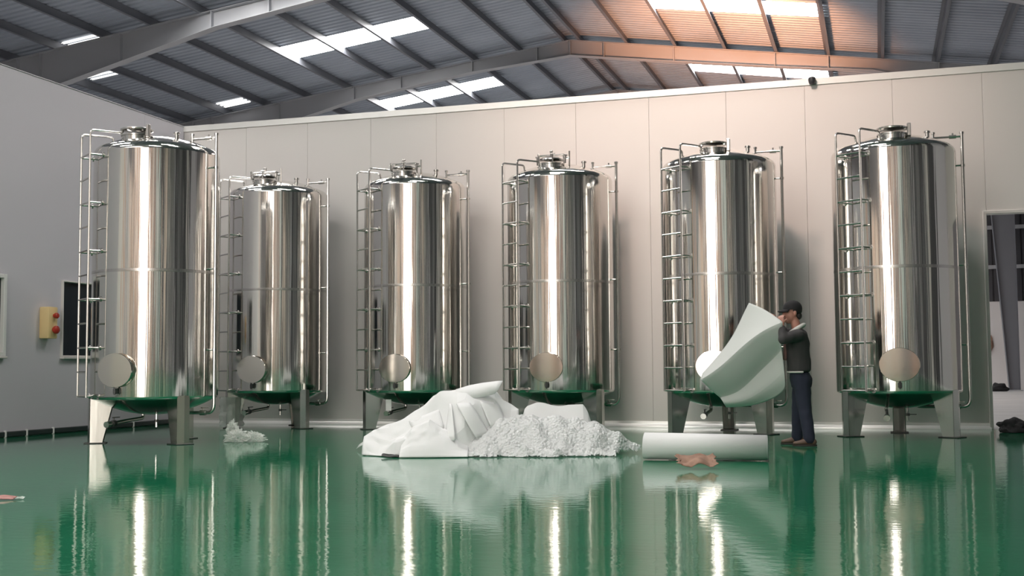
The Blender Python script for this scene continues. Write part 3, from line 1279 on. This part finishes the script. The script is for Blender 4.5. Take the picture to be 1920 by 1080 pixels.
def h_hump(s, t):
    H = lerp_tab(HB, s)
    if t < .06 or t > .6: return None
    p = min(1, (t - .06) / .16) ** .5 if t < .22 else max(0, 1 - (t - .22) / .38) ** .5
    # a small dark hollow
    c_ = sum(tri(a * s + b * t + ph) * w for a, b, ph, w in cr3) * .08
    return max(0, H * p + c_ * p * .5)


f3 = drape(.26, 1.06, .06, .6, 30, 20, h_hump, .006, 'foam_sheet', M['foam'])
tag(f3, 'white foam sheet standing in a hump behind the bubble wrap', 'foam sheet')

# bubble wrap heap
HW = [(-.42, .03), (-.35, .14), (-.2, .26), (.1, .4), (.3, .44), (.5, .40), (.8, .38), (1.0, .36), (1.16, .31), (1.33, .23), (1.46, .13), (1.6, .03)]
cr4 = creases(5, 12, .1, .35)


def h_wrap(s, t):
    H = lerp_tab(HW, s)
    front = -.43 + .04 * math.sin(9 * s) + .025 * math.sin(23 * s + 1)
    if s > 1.0: front += (s - 1.0) * .75
    back = .4
    if t < front or t > back: return None
    tr = -.06 + .1 * min(1, max(0, (s + .1) / .6))
    p = max(0, (t - front) / max(.05, tr - front)) ** .75 if t < tr else max(0, (back - t) / (back - tr)) ** .6
    c_ = sum(tri(a * s + b * t + ph) * w for a, b, ph, w in cr4) * .075
    nz = noise.noise(Vector((s * 14, t * 14, 3))) * .012 + noise.noise(Vector((s * 34, t * 34, 9))) * .011
    h = max(0, H * p + (c_ + nz) * min(1, p * 1.5 + .15))
    for g in (h_foam, h_fold, h_hump):
        o_ = g(s, t)
        if o_ is not None and o_ > h + .05 and t > -.05: return None
    return h


bw = drape(-.42, 1.6, -.5, .4, 150, 66, h_wrap, 0, 'bubble_wrap', M['bubble'])
tag(bw, 'crumpled heap of clear bubble wrap sparkling on the green floor', 'bubble wrap')
# ragged loose tongues of wrap lying at the near edge, part of the heap
cr5 = creases(8, 8, .08, .25)


def h_tongue(s, t):
    f_ = -.52 + .05 * math.sin(7 * s + 1) + .03 * math.sin(19 * s)
    if t < f_ or t > -.3: return None
    c_ = sum(tri(a * s + b * t + ph) * w for a, b, ph, w in cr5) * .2
    return max(0, .045 + c_ + noise.noise(Vector((s * 25, t * 25, 1))) * .02) * min(1, (t - f_) / .06)


tg = drape(-.25, 1.25, -.6, -.3, 100, 20, h_tongue, 0, 'loose_edge', M['bubble'])
tg.parent = bw

# roll of foam lying on the floor: a real spiral of sheet
A, B_ = Vector((-2.285, 11.90, 0)), Vector((-1.075, 11.97, 0))
rl = empty('foam_roll', A)
tag(rl, 'white roll of foam sheet lying on the green floor at the worker\'s feet', 'foam roll')
ax = (B_ - A).normalized()
sd = Vector((-ax.y, ax.x, 0))


def spiral(ra, rb, turns, L, x0, th0=-PI / 2, step=40, end_taper=0.0):
    b_ = bmesh.new()
    N = int(turns * step)
    P0 = []
    P1 = []
    for i in range(N + 1):
        t = i / N
        r = ra + (rb - ra) * t
        th = th0 + 2 * PI * turns * t
        cz = .14
        sq = 1 - .07 * max(0, -math.sin(th))
        wob = .004 * math.sin(3 * th)
        for lst, xx, k in ((P0, x0 + .01 * math.sin(5 * t * turns), 1.0), (P1, x0 + L + .012 * math.sin(4 * t * turns + 1), .93)):
            rr_ = (r + wob) * k
            lst.append(b_.verts.new(ax * xx + sd * rr_ * math.cos(th) + Vector((0, 0, max(.006, (cz * k + .001) + rr_ * math.sin(th) * sq)))))
    mid = []
    for i in range(N):
        b_.faces.new((P0[i], P1[i], P1[i + 1], P0[i + 1]))
    return b_


o = obj('outer_wrap', spiral(.137, .119, 3, 1.21, 0), M['foam'], rl, 60)
md = o.modifiers.new('t', 'SOLIDIFY'); md.thickness = .0045; md.offset = -1; applied(o)
o = obj('inner_wrap', spiral(.112, .045, 5, 1.19, .012), M['foam'], rl, 60)
md = o.modifiers.new('t', 'SOLIDIFY'); md.thickness = .0045; md.offset = -1; applied(o)

# brown cardboard scrap in front of the roll
cr6 = creases(31, 6, .08, .25)


def scrap(name, c, w, d, h, ang, m, seed, ns=26, nt=14, thick=.005, film=False, soft=1.0):
    rr = creases(seed, 7, .07, .24)
    b_ = bmesh.new()
    V = {}
    ca, sa = math.cos(ang), math.sin(ang)
    rnd = random.Random(seed)
    edge = [rnd.uniform(.85, 1.0) for _ in range(40)]
    for i in range(ns + 1):
        for j in range(nt + 1):
            u, v_ = i / ns * 2 - 1, j / nt * 2 - 1
            e = edge[(i * 3) % 40] if abs(v_) > .8 else 1
            e2 = edge[(j * 5) % 40] if abs(u) > .8 else 1
            x, y = u * w / 2 * e2, v_ * d / 2 * e
            z = .5 + .5 * v_
            c_ = sum(tri(a * x + b * y + ph) * k for a, b, ph, k in rr) * .9
            z = h * (.25 + .45 * z + c_ * soft * 1.6 / .24 * .2 + .08 * math.cos(u * 5 + seed))
            # curl edge
            V[i, j] = b_.verts.new((c[0] + x * ca - y * sa, c[1] + x * sa + y * ca, max(.004, z + c[2])))
    for i in range(ns):
        for j in range(nt):
            b_.faces.new((V[i, j], V[i + 1, j], V[i + 1, j + 1], V[i, j + 1]))
    o = obj(name, b_, m, None, 30)
    if thick:
        md = o.modifiers.new('t', 'SOLIDIFY'); md.thickness = thick; md.offset = 1
        applied(o)
    return o


o = scrap('cardboard_scrap', (-1.62, 10.93, 0), .39, .25, .17, .3, M['cardboard'], 31, soft=.35)
tag(o, 'crumpled brown cardboard scrap on the floor in front of the foam roll', 'cardboard')
o = scrap('wrapper_scrap', (-6.2, 7.25, 0), .28, .1, .03, .3, M['redscrap'], 17, thick=.003)
tag(o, 'flat reddish brown scrap on the floor at the left edge', 'scrap')
bm = bmesh.new()
rq = scrap('clear_tip', (-6.045, 7.3, 0), .07, .05, .02, .3, M['film'], 5, 8, 6, 0)
rq.parent = o

def crumple(name, c, rad, seed, parent=None):
    b_ = bmesh.new()
    bmesh.ops.create_icosphere(b_, subdivisions=5, radius=1)
    for v_ in b_.verts:
        q = v_.co
        n_ = abs(noise.noise(q * 2.2 + Vector((seed, 0, 0)))) * .9 + abs(noise.noise(q * 5 + Vector((0, seed, 0)))) * .5 - .35
        p = q * (1 + n_)
        v_.co = Vector((c[0] + p.x * rad[0], c[1] + p.y * rad[1], max(.004 + .012 * abs(noise.noise(q * 7)), c[2] + p.z * rad[2])))
    o_ = obj(name, b_, M['film'], None, 22)
    if parent: o_.parent = parent
    return o_


o = crumple('film_scrap', (-8.0, 13.72, .05), (.15, .12, .1), 3)
tag(o, 'tangle of crumpled clear film on the floor beside the front left tank', 'plastic film')
crumple('trailing_end', (-7.8, 13.8, .05), (.14, .09, .075), 9, o)
crumple('raised_end', (-8.08, 13.74, .14), (.07, .07, .12), 14, o)
# film still wrapped round the leg of the corner tank
bm = bmesh.new()
pts = []
lx, ly = TK[1][0] + pol(.8, -60, 0).x, TK[1][1] + pol(.8, -60, 0).y
N, K = 26, 16
V = {}
for i in range(K + 1):
    for j in range(N):
        th = 2 * PI * j / N
        r = .17 + .03 * noise.noise(Vector((math.cos(th) * 2, math.sin(th) * 2, i * .45))) + .012 * ((j * 7 + i * 3) % 3)
        V[i, j] = bm.verts.new((lx + .06 + r * math.cos(th), ly + .03 + r * math.sin(th), .03 + .47 * i / K))
for i in range(K):
    for j in range(N):
        bm.faces.new((V[i, j], V[i, (j + 1) % N], V[i + 1, (j + 1) % N], V[i + 1, j]))
o = obj('film_wrap', bm, M['film'], None, 30)
tag(o, 'clear film still wrapped around the leg of the corner tank', 'plastic film')

# thin pale strip lying left of the heap, dark scrap under its near edge
bm = bmesh.new()
pv = []
for i in range(9):
    t = i / 8
    c_ = Vector((-5.78, 12.62, 0)).lerp(Vector((-5.3, 12.55, 0)), t)
    z = .12 + .03 * math.sin(3 * t) - .1 * (1 - t) * (1 - t)
    pv.append((bm.verts.new(c_ + Vector((0, -.035, z))), bm.verts.new(c_ + Vector((0, .05, z + .045)))))
for (a, b), (c_, d) in zip(pv, pv[1:]):
    bm.faces.new((a, c_, d, b))
o = obj('foam_strip', bm, M['foam_thin'], None, 60)
md = o.modifiers.new('t', 'SOLIDIFY'); md.thickness = .005; applied(o)
tag(o, 'narrow pale foam strip poking out left of the foam heap', 'foam strip')
o = scrap('rubber_scrap', (-4.96, 11.66, 0), .2, .09, .04, .3, M['rubber'], 61, 12, 8, .004)
tag(o, 'small black scrap under the near edge of the foam heap', 'scrap')


def bundle(name, c, rad, m, seed):
    b_ = bmesh.new()
    bmesh.ops.create_icosphere(b_, subdivisions=4, radius=1)
    for v_ in b_.verts:
        n_ = noise.noise(v_.co * 1.6 + Vector((seed, 0, 0))) * .45 + noise.noise(v_.co * 4 + Vector((0, seed, 0))) * .16
        p = v_.co * (1 + n_)
        p = Vector((p.x * rad[0], p.y * rad[1], p.z * rad[2]))
        v_.co = Vector((c[0] + p.x, c[1] + p.y, max(.003, c[2] + p.z)))
    return obj(name, b_, m, None, 50)


tag(bundle('cloth_bundle', (1.72, 17.6, .07), (.2, .14, .12), M['black_cloth'], 3), 'crumpled black cloth bundle on the floor by the doorway', 'cloth')
tag(bundle('cloth_bundle', (2.12, 17.55, .07), (.16, .13, .12), M['brown_cloth'], 8), 'crumpled dark brown cloth bundle at the right edge by the doorway', 'cloth')
tag(bundle('debris_sack', (3.95, 44.2, .1), (.3, .2, .17), M['black_cloth'], 12), 'small dark sack on the concrete beside the far steel column', 'sack')
tag(bundle('hanging_rag', (4.02, 47.93, 1.72), (.1, .05, .3), M['cardboard'], 5), 'tan rag hanging on the far white wall beyond the doorway', 'rag')

# ------------------------------------------------------------------ the worker
wk = empty('person', (-.88, 14.45, 0))
tag(wk, 'person in black cap, dark jacket and jeans holding up a foam sheet', 'person')


def W(p):
    return Vector(p) - Vector((-.88, 14.45, 0))


hrot = Matrix.Rotation(math.radians(16), 3, 'Z')      # face points to -X, turned a little to the camera
HC = W((-.972, 14.45, 1.575))


def hp(x, y, z):
    return HC + hrot @ Vector((x, y, z))


bm = bmesh.new()
# head
blob(bm, hp(0.012, 0, .03), (.098, .078, .1), hrot)
blob(bm, hp(-.015, 0, -.035), (.078, .066, .1), hrot)
blob(bm, hp(-.05, 0, -.1), (.04, .045, .04), hrot)
blob(bm, hp(-.1, 0, -.03), (.02, .016, .026), hrot)
blob(bm, hp(-.09, 0, -.008), (.016, .012, .035), hrot)
blob(bm, hp(-.075, 0, .02), (.022, .05, .014), hrot)
for s in (-1, 1):
    blob(bm, hp(.02, s * .08, -.02), (.02, .012, .034), hrot)
capsule(bm, W((-.915, 14.45, 1.33)), hp(.02, 0, -.06), .056, .055)
# torso inside the clothes, limbs
echain(bm, [(W((-.9, 14.45, 1.29)), (.09, .17, .06)), (W((-.91, 14.45, 1.15)), (.115, .15, .09)), (W((-.9, 14.45, .95)), (.095, .12, .08)), (W((-.887, 14.45, .80)), (.08, .1, .07))], 4)
LS, LE, LW = W((-.90, 14.27, 1.295)), W((-1.055, 14.07, 1.245)), W((-1.075, 14.185, 1.42))
RS, RE, RW = W((-.90, 14.63, 1.295)), W((-1.09, 14.66, 1.34)), W((-1.165, 14.44, 1.50))
for S_, E_, W_ in ((LS, LE, LW), (RS, RE, RW)):
    capsule(bm, S_, E_, .05, .04)
    capsule(bm, E_, W_, .04, .029)
LH, LK, LA = W((-.875, 14.37, .80)), W((-.845, 14.33, .43)), W((-.795, 14.27, .09))
RH, RK, RA = W((-.89, 14.53, .80)), W((-.93, 14.56, .42)), W((-.955, 14.58, .09))
for H_, K_, A_ in ((LH, LK, LA), (RH, RK, RA)):
    capsule(bm, H_ + Vector((0, 0, -.06)), K_, .06, .05)
    capsule(bm, K_, A_, .05, .036)
    capsule(bm, A_ + Vector((.02, 0, -.045)), A_ + Vector((-.13, -.01, -.055)), .03, .026)


def hand(bm, wrist, direction, palm_n, scale=1.0, curl=1.0):
    d = Vector(direction).normalized()
    n_ = Vector(palm_n)
    n_ = (n_ - d * n_.dot(d)).normalized()
    s_ = d.cross(n_).normalized()
    pc = wrist + d * .05 * scale
    for k in range(4):
        o_ = (k - 1.5) * .019
        capsule(bm, wrist + s_ * o_ * .5, wrist + d * .085 * scale + s_ * o_, .014, .0115, 4, 8)
    Ls = (.034, .04, .037, .03)
    for k in range(4):
        o_ = (k - 1.5) * .0205
        a = wrist + d * .085 * scale + s_ * o_
        b = a + (d * .75 + n_ * .65 * curl).normalized() * Ls[k]
        c_ = b + (d * .05 + n_ * 1.0 * curl).normalized() * Ls[k] * .8
        e = c_ + (-d * .5 + n_ * .7 * curl).normalized() * Ls[k] * .55
        capsule(bm, a, b, .0095, .009, 3, 8)
        capsule(bm, b, c_, .009, .0085, 3, 8)
        capsule(bm, c_, e, .0085, .0075, 3, 8)
    a = wrist + d * .025 - s_ * .026
    b = a + (d * .6 - s_ * .5 + n_ * .5).normalized() * .04
    c_ = b + (d * .6 + n_ * .7).normalized() * .034
    capsule(bm, a, b, .0125, .011, 3, 8)
    capsule(bm, b, c_, .0105, .009, 3, 8)


hand(bm, LW, (-.1, .25, 1.0), (.15, .5, -.2))
hand(bm, RW, (-.25, -.75, .45), (-.55, -.2, -.75))
body = remeshed('body', bm, M['skin'], wk, .0075, 2)
# face details
for s in (-1, 1):
    bm = bmesh.new()
    blob(bm, hp(-.083, s * .031, .003), (.008, .012, .007), hrot, 10, 6)
    obj('eye', bm, M['eye'], body)
bm = bmesh.new()
blob(bm, hp(-.088, 0, -.072), (.009, .024, .007), hrot, 10, 6)
obj('mouth', bm, M['lip'], body)
bm = bmesh.new()
blob(bm, hp(.032, 0, .02), (.088, .083, .075), hrot, 20, 12)
blob(bm, hp(.07, 0, -.045), (.045, .07, .05), hrot, 16, 10)
obj('hair', bm, M['hair'], wk, 60)
# cap: dome, band, visor
bm = bmesh.new()
prof = []
for i in range(9):
    a = i / 8 * PI / 2
    prof.append((math.cos(a), math.sin(a)))
lathe(bm, [(1.0, -.18)] + prof, 28, Matrix.Translation(hp(.008, 0, .045)) @ hrot.to_4x4() @ Matrix.Diagonal((.112, .093, .098, 1)))
cap = obj('cap', bm, M['cap'], wk, 50)
bm = bmesh.new()
N = 12
V0, V1 = [], []
for i in range(N + 1):
    a = -1.1 + 2.2 * i / N
    V0.append(bm.verts.new(hp(.008 - .105 * math.cos(a), .088 * math.sin(a), .034)))
    V1.append(bm.verts.new(hp(.008 - .105 * math.cos(a) - .075 * math.cos(a * 1.2) ** .7 if abs(a * 1.2) < PI / 2 else .008 - .105 * math.cos(a), .092 * math.sin(a), .034 - .022 - .018 * abs(math.sin(a)))))
for i in range(N):
    bm.faces.new((V0[i], V0[i + 1], V1[i + 1], V1[i]))
vz = obj('visor', bm, M['cap'], cap, 60)
md = vz.modifiers.new('t', 'SOLIDIFY'); md.thickness = .006; applied(vz)

# jacket
bm = bmesh.new()
echain(bm, [(W((-.895, 14.45, 1.305)), (.098, .19, .07)), (W((-.915, 14.45, 1.19)), (.142, .185, .1)), (W((-.915, 14.45, 1.03)), (.142, .172, .1)), (W((-.905, 14.45, .915)), (.14, .175, .06)), (W((-.905, 14.45, .885)), (.142, .178, .04))], 5)
for S_, E_, W_ in ((LS, LE, LW), (RS, RE, RW)):
    capsule(bm, S_, E_, .078, .062)
    e2 = E_.lerp(W_, .72)
    capsule(bm, E_, e2, .06, .045)
jk = remeshed('jacket', bm, M['jacket'], wk, .012, 4)
# wrinkles
for v_ in jk.data.vertices:
    p = v_.co
    v_.co += v_.normal * (noise.noise(Vector((p.x * 14, p.y * 14, p.z * 9))) * .008)
bm = bmesh.new()
for s_, e_ in (((-1.053, 14.40, 1.24), (-1.062, 14.38, 1.02)),):
    capsule(bm, W(s_), W(e_), .02, .024)
sh = remeshed('shirt_front', bm, M['pink_cloth'], wk, .01, 1)
# white collar rising at the nape and running down to the shoulder
bm = bmesh.new()
pts = []
for i in range(17):
    a = 2 * PI * i / 16
    x, y = math.cos(a), math.sin(a)
    pts.append(W((-.925 + .088 * x, 14.45 + .112 * y, 1.368 + .055 * x)))
for a, b in zip(pts, pts[1:]):
    capsule(bm, a, b, .026, .026, 2, 8)
remeshed('collar', bm, M['white_cloth'], wk, .009, 2)
bm = bmesh.new()
pts = []
for i in range(15):
    a = PI * .62 + PI * 1.0 * i / 14
    pts.append(W((-.905 + .137 * math.cos(a), 14.45 + .172 * math.sin(a), .862)))
for a, b in zip(pts, pts[1:]):
    capsule(bm, a, b, .014, .014, 2, 6)
remeshed('shirt_hem', bm, M['white_cloth'], wk, .008, 1)
# jeans
bm = bmesh.new()
echain(bm, [(W((-.9, 14.45, .84)), (.122, .16, .04)), (W((-.885, 14.45, .77)), (.132, .168, .08)), (W((-.885, 14.45, .7)), (.12, .155, .06))], 4)
for H_, K_, A_ in ((LH, LK, LA), (RH, RK, RA)):
    capsule(bm, H_ + Vector((0, 0, -.05)), K_, .104, .082)
    capsule(bm, K_, A_ + Vector((.0, 0, -.01)), .08, .066)
jn = remeshed('jeans', bm, M['jeans'], wk, .012, 4)
for v_ in jn.data.vertices:
    p = v_.co
    v_.co += v_.normal * (noise.noise(Vector((p.x * 16, p.y * 16, p.z * 12))) * .006)
    if v_.co.z < .035: v_.co.z = .035
for A_ in (LA, RA):
    bm = bmesh.new()
    h0 = Vector((A_.x, A_.y, 0))
    echain(bm, [(h0 + Vector((.04, 0, .05)), (.045, .038, .042)), (h0 + Vector((-.02, 0, .055)), (.05, .04, .045)), (h0 + Vector((-.1, -.01, .04)), (.05, .046, .03)), (h0 + Vector((-.15, -.015, .034)), (.04, .04, .024))], 4)
    so = remeshed('shoe', bm, M['shoe'], wk, .008, 2)
    bm = bmesh.new()
    N = 20
    pl = []
    for i in range(N):
        a = 2 * PI * i / N
        pl.append((h0.x - .055 + .14 * math.cos(a), h0.y - .008 + (.044 + .006 * -math.cos(a)) * math.sin(a), .002))
    prism(bm, pl, (0, 0, .02))
    fix_normals(bm)
    obj('sole', bm, M['sole'], so)

# foam sheet the worker holds up
SHEET = [[(-2.066, 14.6, 0.852), (-1.887, 14.6, 1.046), (-1.695, 14.6, 1.278), (-1.568, 14.6, 1.549), (-1.488, 14.6, 1.704)],
         [(-2.049, 14.38, 0.814), (-1.815, 14.38, 0.993), (-1.582, 14.38, 1.233), (-1.407, 14.38, 1.454), (-1.285, 14.38, 1.618)],
         [(-2.022, 14.1, 0.779), (-1.793, 14.1, 0.916), (-1.54, 14.1, 1.165), (-1.289, 14.1, 1.355), (-1.055, 14.1, 1.445)],
         [(-1.937, 14.2, 0.676), (-1.671, 14.2, 0.758), (-1.43, 14.2, 0.976), (-1.198, 14.2, 1.175), (-1.083, 14.16, 1.273)],
         [(-1.833, 14.36, 0.565), (-1.611, 14.36, 0.609), (-1.386, 14.36, 0.85), (-1.164, 14.36, 1.05), (-1.087, 14.26, 1.131)],
         [(-1.776, 14.3, 0.49), (-1.512, 14.3, 0.503), (-1.26, 14.3, 0.673), (-1.071, 14.25, 0.848), (-1.06, 14.22, 0.911)],
         [(-1.771, 14.46, 0.447), (-1.517, 14.46, 0.454), (-1.277, 14.46, 0.518), (-1.063, 14.4, 0.626), (-1.06, 14.3, 0.771)]]
bm = bmesh.new()
V = [[bm.verts.new(p) for p in row] for row in SHEET]
for i in range(len(V) - 1):
    for j in range(4):
        bm.faces.new((V[i][j], V[i][j + 1], V[i + 1][j + 1], V[i + 1][j]))
cl = bm.edges.layers.float.new('crease_edge')
for e in bm.edges:
    a, b = e.verts
    for k, c_ in ((2, .95), (4, .8)):
        if a in V[k] and b in V[k]: e[cl] = c_
o = obj('foam_sheet', bm, M['foam_thin'], None, 50)
md = o.modifiers.new('sub', 'SUBSURF'); md.levels = 3; md.render_levels = 3
md.boundary_smooth = 'PRESERVE_CORNERS'
md = o.modifiers.new('t', 'SOLIDIFY'); md.thickness = .006
applied(o)
o.data.polygons.foreach_set('use_smooth', [True] * len(o.data.polygons))
tag(o, 'white foam sheet held up in both hands by the worker in front of a tank', 'foam sheet')
